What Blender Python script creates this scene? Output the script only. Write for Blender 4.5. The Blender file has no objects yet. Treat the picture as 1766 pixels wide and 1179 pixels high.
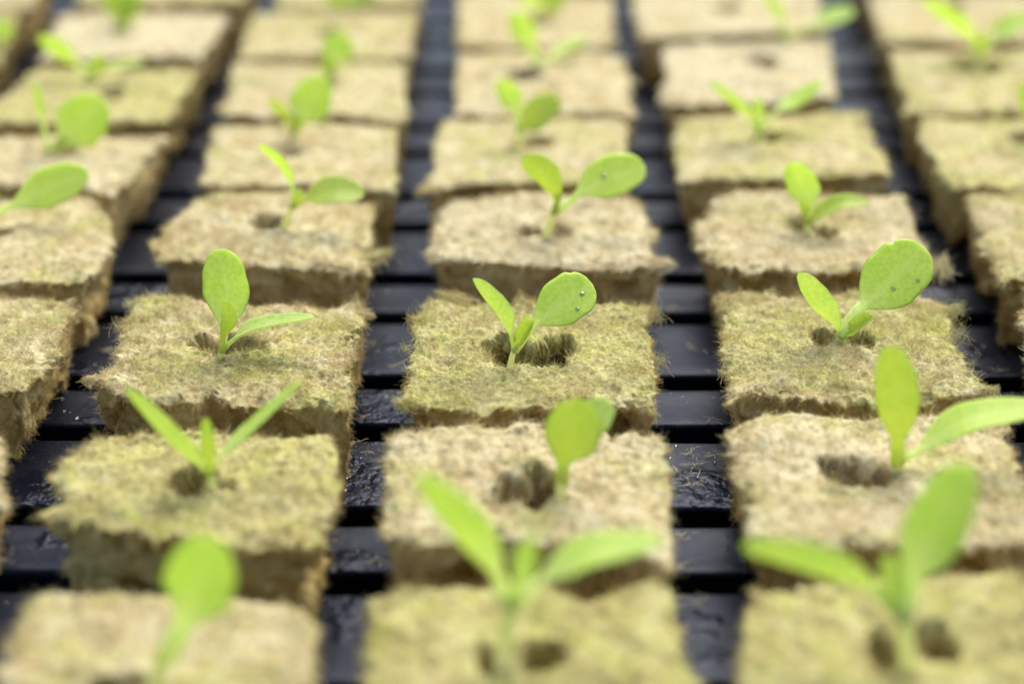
import bpy, math, random
import numpy as np
from mathutils import Vector, Matrix

random.seed(7)
R = math.radians
sc = bpy.context.scene
col = sc.collection

# ------------------------------------------------------------------ camera
W = 0.040                      # a rockwool cube is 40 mm wide
HC = 0.34 * W                  # and this high
PW, PH, FPX = 1766.0, 1179.0, 3200.0
PITCH, YAW = R(25.5), R(0.28)
CAM = Vector((0.0, 0.0, 3.22 * W + HC))
cam_d = bpy.data.cameras.new('camera')
cam = bpy.data.objects.new('camera', cam_d); col.objects.link(cam)
cam.location = CAM
cam.rotation_euler = (R(90) - PITCH, 0, YAW)
cam_d.sensor_width = 36.0
cam_d.lens = FPX / PW * 36.0
cam_d.clip_start = 0.005; cam_d.clip_end = 50
cam_d.dof.use_dof = True
cam_d.dof.focus_distance = 7.32 * W
cam_d.dof.aperture_fstop = 8.0
sc.camera = cam

# ------------------------------------------------------------------ light
SUN_EL, SUN_AZ = 57.0, 24.0    # azimuth measured from +Y (away) towards +X
w = bpy.data.worlds.new('World'); sc.world = w; w.use_nodes = True
nt = w.node_tree
sky = nt.nodes.new('ShaderNodeTexSky'); sky.sky_type = 'NISHITA'; sky.sun_disc = False
sky.sun_elevation = R(SUN_EL); sky.sun_rotation = R(SUN_AZ)
nt.nodes['Background'].inputs['Strength'].default_value = 0.115
nt.links.new(sky.outputs[0], nt.nodes['Background'].inputs['Color'])
sd = bpy.data.lights.new('sun', 'SUN'); sd.energy = 4.0; sd.angle = R(55); sd.color = (1.0, 0.95, 0.86)
sun = bpy.data.objects.new('sun', sd); col.objects.link(sun)
dv = Vector((math.sin(R(SUN_AZ)) * math.cos(R(SUN_EL)), math.cos(R(SUN_AZ)) * math.cos(R(SUN_EL)), math.sin(R(SUN_EL))))
sun.rotation_euler = dv.to_track_quat('Z', 'Y').to_euler()
sc.view_settings.view_transform = 'Standard'; sc.view_settings.look = 'None'
sc.view_settings.gamma = 1; sc.view_settings.use_curve_mapping = False
sc.view_settings.exposure = 0.64
sc.cycles.max_bounces = 8; sc.cycles.diffuse_bounces = 5; sc.cycles.transmission_bounces = 5
sc.cycles.sample_clamp_indirect = 6.0; sc.cycles.blur_glossy = 0.5
sc.cycles.use_denoising = True
try: sc.cycles.denoiser = 'OPENIMAGEDENOISE'
except Exception: pass

# ------------------------------------------------------------------ helpers
Rm = cam.rotation_euler.to_matrix()
def ray(px, py):
    return Rm @ Vector(((px - PW / 2) / FPX, -(py - PH / 2) / FPX, -1.0))
def onz(px, py, z=HC):
    d = ray(px, py); t = (z - CAM.z) / d.z
    return CAM + d * t
def ony(px, py, y):
    d = ray(px, py); t = y / d.y
    return CAM + d * t

def hash3(ix, iy, iz, s):
    n = (ix.astype(np.int64) * 374761393 + iy.astype(np.int64) * 668265263 + iz.astype(np.int64) * 2147483647 + s * 1274126177) & 0xffffffff
    n = ((n ^ (n >> 13)) * 1274126177) & 0xffffffff
    n = ((n ^ (n >> 16)) * 2246822519) & 0xffffffff
    return ((n ^ (n >> 15)) & 0xffffff) / float(0xffffff)
def vnoise(p, f, s=0):
    q = p * f; i = np.floor(q); u = q - i; u = u * u * u * (u * (u * 6 - 15) + 10)
    r = 0
    for a in (0, 1):
        wx = u[:, 0] if a else 1 - u[:, 0]
        for b in (0, 1):
            wy = u[:, 1] if b else 1 - u[:, 1]
            for c in (0, 1):
                wz = u[:, 2] if c else 1 - u[:, 2]
                r = r + wx * wy * wz * hash3(i[:, 0] + a, i[:, 1] + b, i[:, 2] + c, s)
    return r
def fbm(p, f, o=3, s=0, g=0.55):
    r = 0; a = 1; t = 0
    for k in range(o):
        r = r + a * vnoise(p, f * 2.03 ** k, s + 17 * k); t += a; a *= g
    return r / t              # 0..1
def sstep(a, b, x):
    t = np.clip((x - a) / (b - a), 0, 1); return t * t * (3 - 2 * t)

def mesh_np(name, verts, faces, mat, parent=None, smooth=True):
    me = bpy.data.meshes.new(name)
    me.from_pydata(verts, [], faces)
    me.materials.append(mat)
    if smooth:
        me.polygons.foreach_set('use_smooth', np.ones(len(me.polygons), dtype=bool))
    me.update()
    o = bpy.data.objects.new(name, me); col.objects.link(o)
    if parent: o.parent = parent
    return o

# ------------------------------------------------------------------ materials
def new_mat(name):
    m = bpy.data.materials.new(name); m.use_nodes = True
    n = m.node_tree.nodes; l = m.node_tree.links
    return m, n, l, n['Principled BSDF'], n['Material Output']
def ramp(n, pts):
    r = n.new('ShaderNodeValToRGB'); e = r.color_ramp.elements
    e[0].position, e[0].color = pts[0][0], (*pts[0][1], 1)
    e[1].position, e[1].color = pts[-1][0], (*pts[-1][1], 1)
    for p, c in pts[1:-1]:
        k = e.new(p); k.color = (*c, 1)
    return r
def noise(n, l, vec, scale, detail=4, rough=0.6):
    t = n.new('ShaderNodeTexNoise'); t.inputs['Scale'].default_value = scale
    t.inputs['Detail'].default_value = detail; t.inputs['Roughness'].default_value = rough
    l.new(vec, t.inputs['Vector']); return t
def mixc(n, l, a, b, f, mode='MIX'):
    m = n.new('ShaderNodeMix'); m.data_type = 'RGBA'; m.blend_type = mode
    for s, v in ((m.inputs[0], f), (m.inputs[6], a), (m.inputs[7], b)):
        if isinstance(v, (int, float)): s.default_value = v
        elif isinstance(v, tuple): s.default_value = (*v, 1)
        else: l.new(v, s)
    return m.outputs[2]
def math_n(n, l, op, a, b=None, clamp=False):
    m = n.new('ShaderNodeMath'); m.operation = op; m.use_clamp = clamp
    for s, v in ((m.inputs[0], a), (m.inputs[1], b)):
        if v is None: continue
        if isinstance(v, (int, float)): s.default_value = v
        else: l.new(v, s)
    return m.outputs[0]

def wool(name, fibre):
    m, n, l, pb, out = new_mat(name)
    oi = n.new('ShaderNodeObjectInfo')
    sep = n.new('ShaderNodeSeparateColor'); l.new(oi.outputs['Color'], sep.inputs[0])   # r: algae, g: whiteness, b: seed
    tc = n.new('ShaderNodeTexCoord')
    off = n.new('ShaderNodeVectorMath'); off.operation = 'ADD'
    comb = n.new('ShaderNodeCombineXYZ'); l.new(math_n(n, l, 'MULTIPLY', sep.outputs[2], 3.0), comb.inputs[0])
    l.new(tc.outputs['Object'], off.inputs[0]); l.new(comb.outputs[0], off.inputs[1])
    v = off.outputs[0]
    n1 = noise(n, l, v, 330, 5, 0.6)
    beige = ramp(n, [(0.28, (0.42, 0.31, 0.12)), (0.43, (0.54, 0.43, 0.20)), (0.56, (0.64, 0.55, 0.31)), (0.72, (0.78, 0.71, 0.47))])
    l.new(n1.outputs[0], beige.inputs[0])
    pale = mixc(n, l, beige.outputs[0], (0.75, 0.69, 0.49), math_n(n, l, 'MULTIPLY', sep.outputs[1], 0.7))
    n3 = noise(n, l, v, 120, 4, 0.65)
    ochre = ramp(n, [(0.50, (0, 0, 0)), (0.70, (1, 1, 1))]); l.new(n3.outputs[0], ochre.inputs[0])
    c2 = mixc(n, l, pale, (0.47, 0.31, 0.11), math_n(n, l, 'MULTIPLY', ochre.outputs[0], 0.5))
    n2 = noise(n, l, v, 75, 5, 0.65)
    al = math_n(n, l, 'ADD', n2.outputs[0], math_n(n, l, 'MULTIPLY', math_n(n, l, 'SUBTRACT', sep.outputs[0], 0.5), 0.5))
    am = ramp(n, [(0.42, (0, 0, 0)), (0.60, (1, 1, 1))]); l.new(al, am.inputs[0])
    n4 = noise(n, l, v, 210, 3, 0.6)
    gcol = ramp(n, [(0.33, (0.36, 0.33, 0.10)), (0.5, (0.54, 0.51, 0.20)), (0.66, (0.52, 0.55, 0.13))])
    l.new(n4.outputs[0], gcol.inputs[0])
    c3 = mixc(n, l, c2, gcol.outputs[0], math_n(n, l, 'MULTIPLY', am.outputs[0], 0.64))
    # the sawn sides take the plain beige, warmer and lighter
    ats = n.new('ShaderNodeAttribute'); ats.attribute_name = 'cut_side_pit_shade'
    c3 = mixc(n, l, c3, mixc(n, l, beige.outputs[0], (1.22, 1.06, 0.76), 1.0, 'MULTIPLY'), math_n(n, l, 'MULTIPLY', ats.outputs['Fac'], 0.75))
    c3 = mixc(n, l, c3, (0.16, 0.11, 0.05), math_n(n, l, 'MULTIPLY', math_n(n, l, 'SUBTRACT', ats.outputs['Fac'], 1.0, True), 2.6))   # pits: their deep shade painted into the wool as dark brown
    if fibre:
        hi = n.new('ShaderNodeHairInfo')
        hr = ramp(n, [(0.0, (0.60, 0.53, 0.42)), (0.35, (0.88, 0.84, 0.77)), (0.72, (1.15, 1.12, 1.04)), (0.90, (1.45, 1.46, 1.45)), (1.0, (2.0, 2.0, 2.05))])
        l.new(hi.outputs['Random'], hr.inputs[0])
        c3 = mixc(n, l, c3, hr.outputs[0], 1.0, 'MULTIPLY')
        pb.inputs['Roughness'].default_value = 0.45
        pb.inputs['Specular IOR Level'].default_value = 0.4
        tr = n.new('ShaderNodeBsdfTranslucent'); l.new(c3, tr.inputs[0])
        ms = n.new('ShaderNodeMixShader'); ms.inputs[0].default_value = 0.14
        l.new(c3, pb.inputs['Base Color'])
        l.new(pb.outputs[0], ms.inputs[1]); l.new(tr.outputs[0], ms.inputs[2]); l.new(ms.outputs[0], out.inputs[0])
    else:
        l.new(c3, pb.inputs['Base Color'])
        pb.inputs['Roughness'].default_value = 0.95; pb.inputs['Specular IOR Level'].default_value = 0.1
        nb = noise(n, l, v, 2600, 4, 0.75)
        bp = n.new('ShaderNodeBump'); bp.inputs['Strength'].default_value = 0.9; bp.inputs['Distance'].default_value = 0.0004
        l.new(nb.outputs[0], bp.inputs['Height']); l.new(bp.outputs[0], pb.inputs['Normal'])
    return m
M_WOOL, M_FIB = wool('rockwool', False), wool('rockwool_fibre', True)

def leaf_mat(name, tip, base, trans, thin=0.62):
    m, n, l, pb, out = new_mat(name)
    at = n.new('ShaderNodeAttribute'); at.attribute_name = 'along'
    cr = ramp(n, [(0.0, base), (0.30, base), (0.62, tip), (1.0, tip)]); l.new(at.outputs['Fac'], cr.inputs[0])
    tc = n.new('ShaderNodeTexCoord')
    nz = noise(n, l, tc.outputs['Object'], 1500, 3, 0.6)
    big = noise(n, l, tc.outputs['Object'], 260, 3, 0.5)
    k = ramp(n, [(0.32, (0.76, 0.88, 0.66)), (0.68, (1.14, 1.07, 1.4))]); l.new(nz.outputs[0], k.inputs[0])
    k2 = ramp(n, [(0.3, (0.88, 0.94, 0.85)), (0.7, (1.10, 1.04, 1.15))]); l.new(big.outputs[0], k2.inputs[0])
    c = mixc(n, l, mixc(n, l, cr.outputs[0], k.outputs[0], 1.0, 'MULTIPLY'), k2.outputs[0], 1.0, 'MULTIPLY')
    ve = n.new('ShaderNodeAttribute'); ve.attribute_name = 'vein'
    c = mixc(n, l, c, base, math_n(n, l, 'MULTIPLY', ve.outputs['Fac'], 0.75))
    l.new(c, pb.inputs['Base Color']); pb.inputs['Roughness'].default_value = 0.36
    pb.inputs['Specular IOR Level'].default_value = 0.32
    bp = n.new('ShaderNodeBump'); bp.inputs['Strength'].default_value = 0.35; bp.inputs['Distance'].default_value = 0.00010
    l.new(nz.outputs[0], bp.inputs['Height']); l.new(bp.outputs[0], pb.inputs['Normal'])
    tr = n.new('ShaderNodeBsdfTranslucent')
    tcx = mixc(n, l, c, trans, 0.6); l.new(tcx, tr.inputs[0])
    ms = n.new('ShaderNodeMixShader'); ms.inputs[0].default_value = thin
    l.new(pb.outputs[0], ms.inputs[1]); l.new(tr.outputs[0], ms.inputs[2]); l.new(ms.outputs[0], out.inputs[0])
    return m
LM = {
    'green': leaf_mat('leaf_green', (0.68, 0.84, 0.22), (0.88, 0.92, 0.50), (0.88, 1.0, 0.28)),
    'lime': leaf_mat('leaf_lime', (0.66, 0.77, 0.27), (0.76, 0.82, 0.34), (0.74, 0.87, 0.24)),
    'yellow': leaf_mat('leaf_yellow', (0.60, 0.71, 0.19), (0.70, 0.75, 0.20), (0.73, 0.83, 0.19)),
    'stem': leaf_mat('stem_pale', (0.94, 0.94, 0.40), (0.99, 0.95, 0.66), (1.0, 0.98, 0.62), 0.5),
}

def plastic():
    m, n, l, pb, out = new_mat('black_plastic')
    tc = n.new('ShaderNodeTexCoord')
    o = tc.outputs['Object']
    big = noise(n, l, o, 55, 3, 0.6)
    hs = big.outputs[0]
    for (px_, py_, rad_, amt) in ((642, 700, .006, .30), (625, 835, .008, .32), (1205, 835, .008, .26), (1745, 690, .006, .3), (655, 600, .004, .16), (650, 1010, .007, .25), (50, 850, .007, .2)):
        c_ = onz(px_, py_, 0)
        d_ = n.new('ShaderNodeVectorMath'); d_.operation = 'DISTANCE'; l.new(o, d_.inputs[0]); d_.inputs[1].default_value = (c_.x, c_.y, 0)
        mr_ = n.new('ShaderNodeMapRange'); l.new(d_.outputs['Value'], mr_.inputs[0]); mr_.inputs[1].default_value = rad_ * 1.6; mr_.inputs[2].default_value = 0
        mr_.inputs[3].default_value = 0; mr_.inputs[4].default_value = amt
        hs = math_n(n, l, 'ADD', hs, mr_.outputs[0])
    wet = ramp(n, [(0.56, (0, 0, 0)), (0.60, (1, 1, 1))]); l.new(hs, wet.inputs[0])
    fine = noise(n, l, o, 1900, 3, 0.7)
    sp = ramp(n, [(0.55, (0.007, 0.008, 0.013)), (0.78, (0.030, 0.032, 0.045))]); l.new(fine.outputs[0], sp.inputs[0])
    base = mixc(n, l, sp.outputs[0], (0.005, 0.006, 0.012), wet.outputs[0])
    l.new(base, pb.inputs['Base Color'])
    rr = n.new('ShaderNodeMapRange'); l.new(wet.outputs[0], rr.inputs[0]); rr.inputs[3].default_value = 0.34; rr.inputs[4].default_value = 0.10
    l.new(rr.outputs[0], pb.inputs['Roughness'])
    pb.inputs['Specular IOR Level'].default_value = 0.5; pb.inputs['IOR'].default_value = 1.25
    pb.inputs['Specular Tint'].default_value = (0.66, 0.74, 1.0, 1)
    # wrinkled film of water where it is wet
    vo = n.new('ShaderNodeTexVoronoi'); vo.feature = 'SMOOTH_F1'; vo.inputs['Scale'].default_value = 420
    ds = noise(n, l, o, 330, 3, 0.6)
    va = n.new('ShaderNodeVectorMath'); va.operation = 'MULTIPLY_ADD'
    l.new(ds.outputs['Color'], va.inputs[0]); va.inputs[1].default_value = (0.006, 0.006, 0.006); l.new(o, va.inputs[2])
    l.new(va.outputs[0], vo.inputs['Vector'])
    h = math_n(n, l, 'MULTIPLY', vo.outputs['Distance'], wet.outputs[0])
    h2 = math_n(n, l, 'ADD', h, math_n(n, l, 'ADD', math_n(n, l, 'MULTIPLY', fine.outputs[0], 0.16), math_n(n, l, 'MULTIPLY', noise(n, l, o, 240, 4, 0.6).outputs[0], 0.30)))
    bp = n.new('ShaderNodeBump'); bp.inputs['Strength'].default_value = 0.5; bp.inputs['Distance'].default_value = 0.0009
    l.new(h2, bp.inputs['Height']); l.new(bp.outputs[0], pb.inputs['Normal'])
    return m
M_PLA = plastic()
def water():
    m, n, l, pb, out = new_mat('water_drop')
    fr = n.new('ShaderNodeFresnel'); fr.inputs['IOR'].default_value = 1.45
    tp = n.new('ShaderNodeBsdfTransparent'); gl = n.new('ShaderNodeBsdfGlossy'); gl.inputs['Roughness'].default_value = 0.06
    ms = n.new('ShaderNodeMixShader'); l.new(math_n(n, l, 'ADD', math_n(n, l, 'MULTIPLY', fr.outputs[0], 2.4), 0.08, True), ms.inputs[0])
    l.new(tp.outputs[0], ms.inputs[1]); l.new(gl.outputs[0], ms.inputs[2]); l.new(ms.outputs[0], out.inputs[0])
    return m
M_WAT = water()
def bench():
    m, n, l, pb, out = new_mat('bench_dark')
    tc = n.new('ShaderNodeTexCoord'); nz = noise(n, l, tc.outputs['Object'], 30, 5)
    r = ramp(n, [(0.3, (0.006, 0.006, 0.007)), (0.7, (0.016, 0.016, 0.018))]); l.new(nz.outputs[0], r.inputs[0])
    l.new(r.outputs[0], pb.inputs['Base Color']); pb.inputs['Roughness'].default_value = 0.7
    return m
M_BEN = bench()

# ------------------------------------------------------------------ setting: the bench under the tray
g = mesh_np('ground', [(-3, -2, -0.03), (3, -2, -0.03), (3, 4, -0.03), (-3, 4, -0.03)], [(0, 1, 2, 3)], M_BEN, smooth=False)
g['kind'] = 'structure'

# ------------------------------------------------------------------ tray
tray = bpy.data.objects.new('propagation_tray', None); col.objects.link(tray)
tray['label'] = 'black slatted plastic tray with wet bars under all the rockwool cubes'
tray['category'] = 'tray'
def dist_of(py): return onz(883, py, 0).y
PER = (dist_of(400) - dist_of(1022)) / 3.0
Y0 = dist_of(1022)             # far edge of a wide slat
slats = []
for k in range(-3, 9):
    far = Y0 + k * PER
    slats.append((far - 0.468 * PER, far))
    far2 = far - 0.593 * PER
    slats.append((far2 - 0.287 * PER, far2))
X0, X1 = -0.19, 0.19
V, F = [], []
def slat(y0, y1, seed):
    nx = 120; r = 0.0008; T = 0.0075
    prof = []
    for a in range(7): prof.append((y0 + r - r * math.cos(a / 6 * math.pi / 2), -r + r * math.sin(a / 6 * math.pi / 2)))
    for a in range(1, 6): prof.append((y0 + r + (y1 - y0 - 2 * r) * a / 6, -0.00018 * math.sin(math.pi * a / 6)))
    for a in range(7): prof.append((y1 - r + r * math.sin(a / 6 * math.pi / 2), -r + r * math.cos(a / 6 * math.pi / 2)))
    prof.append((y1 - 0.0006, -T)); prof.append((y0 + 0.0006, -T))
    n = len(prof); b = len(V)
    rs = random.Random(seed)
    for i in range(nx + 1):
        x = X0 + (X1 - X0) * i / nx
        dz = 0.00012 * math.sin(x * 90 + seed) ; dy = 0.00015 * math.sin(x * 61 + seed * 2)
        for (y, z) in prof: V.append((x, y + dy, z + dz))
    for i in range(nx):
        for j in range(n):
            a = b + i * n + j; c = b + i * n + (j + 1) % n
            F.append((a, c, c + n, a + n))
    F.append(tuple(b + j for j in range(n))[::-1]); F.append(tuple(b + nx * n + j for j in range(n)))
for i, (a, b_) in enumerate(slats): slat(a, b_, i)
mesh_np('slatted_deck', V, F, M_PLA, tray)
def boxmesh(name, boxes, mat, parent):
    V, F = [], []
    for (x0, x1, y0, y1, z0, z1) in boxes:
        b = len(V)
        for z in (z0, z1):
            for (x, y) in ((x0, y0), (x1, y0), (x1, y1), (x0, y1)): V.append((x, y, z))
        F += [(b, b + 3, b + 2, b + 1), (b + 4, b + 5, b + 6, b + 7)] + [(b + i, b + (i + 1) % 4, b + 4 + (i + 1) % 4, b + 4 + i) for i in range(4)]
    o = mesh_np(name, V, F, mat, parent, smooth=False)
    bv = o.modifiers.new('bevel', 'BEVEL'); bv.width = 0.0006; bv.segments = 2
    return o
ya, yb = min(s[0] for s in slats), max(s[1] for s in slats)
for k in range(7):             # stringers that carry the bars, hidden under the cube columns
    xx = -0.141 + 0.047 * k
    boxmesh('stringer', [(xx - 0.002, xx + 0.002, ya - 0.004, yb + 0.004, -0.014, -0.0078)], M_PLA, tray)
boxmesh('rim', [(X0 - 0.004, X0 - 0.0003, ya - 0.006, yb + 0.006, -0.029, 0.004), (X1 + 0.0003, X1 + 0.004, ya - 0.006, yb + 0.006, -0.029, 0.004),
                (X0 - 0.0002, X1 + 0.0002, ya - 0.0085, ya - 0.0045, -0.029, 0.0038), (X0 - 0.0002, X1 + 0.0002, yb + 0.0045, yb + 0.0085, -0.029, 0.0038)], M_PLA, tray)

# ------------------------------------------------------------------ rockwool cubes
def polyline(pts):
    P = np.array([[p.x, p.y] for p in pts])
    d = np.r_[0, np.cumsum(np.linalg.norm(np.diff(P, axis=0), axis=1))]; d /= d[-1]
    return lambda t: np.stack([np.interp(t, d, P[:, 0]), np.interp(t, d, P[:, 1])], -1)

CUBES = []
def cube(key, fl, fr, br, bl, label, front=(), right=(), back=(), left=(), holes=(), res=70, fib=9000, frad=5e-5, flen=0.0019,
         algae=0.5, pale=0.3, seed=1, zt=0.0, under=1.0, spikes=()):
    """top outline given by its four corners (fl, fr, br, bl) plus points between them"""
    top = HC + zt
    Z = lambda p: onz(p[0], p[1], top)
    cF = polyline([Z(p) for p in (fl, *front, fr)]); cB = polyline([Z(p) for p in (bl, *back, br)])
    cL = polyline([Z(p) for p in (fl, *left, bl)]); cR = polyline([Z(p) for p in (fr, *right, br)])
    cx = sum((Z(p) for p in (fl, fr, br, bl)), Vector()) / 4
    C00, C10, C11, C01 = (np.array([Z(p).x, Z(p).y]) for p in (fl, fr, br, bl))
    def coons(u, v):
        u_, v_ = u[:, None], v[:, None]
        return ((1 - v_) * cF(u) + v_ * cB(u) + (1 - u_) * cL(v) + u_ * cR(v)
                - ((1 - u_) * (1 - v_) * C00 + u_ * (1 - v_) * C10 + u_ * v_ * C11 + (1 - u_) * v_ * C01))
    n = res
    # top grid, denser near the rim
    s = np.linspace(0, 1, n + 1); s = s + 0.022 * np.sin(2 * np.pi * s) * -1.0
    U, Vv = np.meshgrid(s, s); u = U.ravel(); v = Vv.ravel()
    xy = coons(u, v)
    # inward direction and rim distance (mm-ish)
    ed = np.minimum.reduce([u, 1 - u, v, 1 - v]) * W
    cen = np.array([cx.x, cx.y]); sd_ = seed * 13.7
    P3 = np.c_[xy, np.full(len(xy), top)] + sd_
    def out_dir(u, v):
        # outward direction of the nearest sides, blended round the corners
        e = 0.05
        wx = np.exp(-(1 - u) / e) - np.exp(-u / e); wy = np.exp(-(1 - v) / e) - np.exp(-v / e)
        d = np.c_[wx, wy]; return d / np.maximum(np.linalg.norm(d, axis=1), 1e-6)[:, None]
    od = out_dir(u, v)
    Pr = np.c_[xy * 1.0, np.full(len(xy), 0.0)] + sd_
    rag = (fbm(Pr, 190, 4, seed, 0.62) - 0.5) * 2            # ragged rim
    rag = rag * 0.6 + (fbm(Pr, 900, 3, seed + 2, 0.6) - 0.5) * 0.9
    amp = 0.0027 * np.exp(-ed / 0.003) * (0.25 + 1.3 * sstep(.3, .8, vnoise(Pr, 95, seed + 8)))
    xyd = xy + od * (rag * amp - 0.0007 * np.exp(-ed / 0.004))[:, None]
    z = top + (fbm(P3, 75, 3, seed + 3) - 0.5) * 0.0026 + (fbm(P3, 420, 3, seed + 5) - 0.5) * 0.0016 + (fbm(P3, 1500, 2, seed + 6) - 0.5) * 0.0011
    z -= np.exp(-ed / 0.0008) * 0.0005 * (0.4 + 1.2 * vnoise(P3, 260, seed + 9))
    hm = np.zeros(len(xy)); push = np.zeros((len(xy), 2))
    for (hx, hy, rx, ry, dep) in holes:
        c = Z((hx, hy)); e1 = Z((hx + rx * 1.03, hy)); e2 = Z((hx, hy - ry * 1.03))
        ax = abs(e1.x - c.x); ay = abs(e2.y - c.y)
        dd = np.sqrt(((xy[:, 0] - c.x) / ax) ** 2 + ((xy[:, 1] - c.y) / ay) ** 2)
        dd += (fbm(P3, 420, 3, seed + 21) - 0.5) * 1.0
        k = 1 - sstep(0.84, 1.10, dd)
        cc_ = np.array([c.x, c.y]); push += (xy - cc_) * (0.30 * sstep(0.25, 0.9, k) * sstep(0.15, .5, dd))[:, None]
        hm = np.maximum(hm, k * dep * 1.35)
    wj = (hm > .0004) & (hm < .0105)
    Pw = np.c_[xy, z - hm] + sd_
    push += (np.c_[vnoise(Pw, 1300, seed + 51) - .5, vnoise(Pw, 1300, seed + 52) - .5] * 0.0011 + np.c_[vnoise(Pw, 520, seed + 53) - .5, vnoise(Pw, 520, seed + 54) - .5] * 0.0022) * wj[:, None]
    z -= np.minimum(hm, 0.0122); xyd = xyd + push
    verts = [np.c_[xyd, z]]
    # walls
    m = max(14, int(n * 0.30))
    idx = np.arange((n + 1) * (n + 1)).reshape(n + 1, n + 1)
    ring = np.r_[idx[0, :-1], idx[:-1, -1], idx[-1, :0:-1], idx[:0:-1, 0]]
    ru, rv = u[ring], v[ring]; rxy = coons(ru, rv); rod = out_dir(ru, rv)
    base = verts[0][ring]
    faces = []
    for j in range(n):
        a = idx[j, :-1]; b = idx[j, 1:]; c = idx[j + 1, 1:]; d = idx[j + 1, :-1]
        faces.append(np.c_[a, b, c, d])
    prev = ring; cnt = (n + 1) ** 2
    for k in range(1, m + 1):
        t = (k / m) ** 1.25
        zz = base[:, 2] * (1 - t) + 0.0003 * t
        q = np.c_[rxy, np.full(len(rxy), 0)]
        g1 = fbm(np.c_[q[:, :2], zz * 0.35] + sd_, 330, 3, seed + 31)      # upright grooves
        g2 = fbm(np.c_[q[:, :2], zz * 1.2] + sd_, 120, 3, seed + 33)       # torn hollows
        rec = (0.0005 + 0.0022 * (g1 - 0.3) + 0.0050 * under * sstep(0.47, 0.70, g2)) * sstep(0.0, 0.22, t)
        rec += 0.0006 * sstep(0.02, 0.1, t) + 0.0014 * sstep(0.2, 1, t) - 0.0006 * (vnoise(np.c_[q[:, :2], zz] + sd_, 900, seed + 35) - .5)
        top_off = base[:, :2] - rxy
        nx = rxy + top_off * (1 - sstep(0, 0.35, t)) - rod * rec[:, None]
        verts.append(np.c_[nx, zz])
        cur = cnt + np.arange(len(ring)); cnt += len(ring)
        faces.append(np.c_[prev, cur, np.roll(cur, -1), np.roll(prev, -1)]); prev = cur
    VV = np.concatenate(verts); FF = np.concatenate(faces)
    org = Vector((cen[0], cen[1], 0))
    VV = VV - np.array([org.x, org.y, 0])
    fl_ = [tuple(int(i) for i in f) for f in FF.tolist()]
    fl_.append(tuple(int(i) for i in prev[::-1]))
    o = mesh_np('rockwool_cube', VV.tolist(), fl_, M_WOOL)
    o.location = org
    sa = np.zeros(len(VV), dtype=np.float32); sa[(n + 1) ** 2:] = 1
    sa[:(n + 1) ** 2] = 1.25 * sstep(.0012, .004, np.minimum(hm, .0122))  # pits exceed the side value, which brings in their painted shade
    at_ = o.data.attributes.new('cut_side_pit_shade', 'FLOAT', 'POINT'); at_.data.foreach_set('value', sa)
    o['label'] = label; o['category'] = 'rockwool cube'; o['group'] = 'rockwool cubes set out in columns on the tray'
    o.color = (algae, pale, (seed * 0.371) % 1.0, 1)
    # ---- fibres: a felt of fine strands grown over every face
    rng = np.random.default_rng(seed)
    A, B, C, D = VV[FF[:, 0]], VV[FF[:, 1]], VV[FF[:, 2]], VV[FF[:, 3]]
    nrm = np.cross(C - A, D - B); ar = np.linalg.norm(nrm, axis=1); nrm /= np.maximum(ar, 1e-12)[:, None]
    cz = (A[:, 2] + C[:, 2]) / 2
    wgt = np.where(cz < top - 0.002, ar, np.minimum(ar, np.percentile(ar, 97)))
    isside = np.arange(len(FF)) >= n * n
    wgt[isside] *= 0.75
    nf = fib
    pick = rng.choice(len(FF), nf, p=wgt / wgt.sum())
    a, b = rng.random(nf)[:, None], rng.random(nf)[:, None]
    root = A[pick] * (1 - a) * (1 - b) + B[pick] * a * (1 - b) + C[pick] * a * b + D[pick] * (1 - a) * b
    N = nrm[pick]
    side = isside[pick]
    # matted direction: swirls that follow a slow noise field
    ph = (fbm(root + sd_, 260, 3, seed + 41) * 4 * np.pi) + rng.normal(0, 0.7, nf)
    t1 = np.cross(N, np.array([0.13, 0.31, 0.94])); t1 /= np.maximum(np.linalg.norm(t1, axis=1), 1e-6)[:, None]
    t2 = np.cross(N, t1)
    T = np.cos(ph)[:, None] * t1 + np.sin(ph)[:, None] * t2
    L = flen * np.exp(rng.normal(0, 0.4, nf)); L = np.minimum(L, flen * 2.2)
    inpit = (root[:, 2] < top - 0.0035) & ~side; L[inpit] *= 0.45
    lift = np.abs(rng.normal(0.18, 0.18, nf)); lift[side] *= .6
    wild = rng.random(nf) < 0.03; lift[wild] += rng.random(wild.sum()) * 0.8
    curl = rng.normal(0, 0.7, nf)
    NP = 6
    pos = np.zeros((nf, NP, 3)); p = root - N * 0.00015; dirv = T * 1.0 + N * lift[:, None]
    dirv /= np.linalg.norm(dirv, axis=1)[:, None]
    for k in range(NP):
        pos[:, k] = p
        B2 = np.cross(N, dirv)
        dirv = dirv + B2 * (curl / NP)[:, None] * 1.2 + rng.normal(0, 0.13, (nf, 3)) - N * (0.03 + 0.05 * k / NP)
        dirv /= np.linalg.norm(dirv, axis=1)[:, None]
        p = p + dirv * (L / (NP - 1))[:, None]
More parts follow.
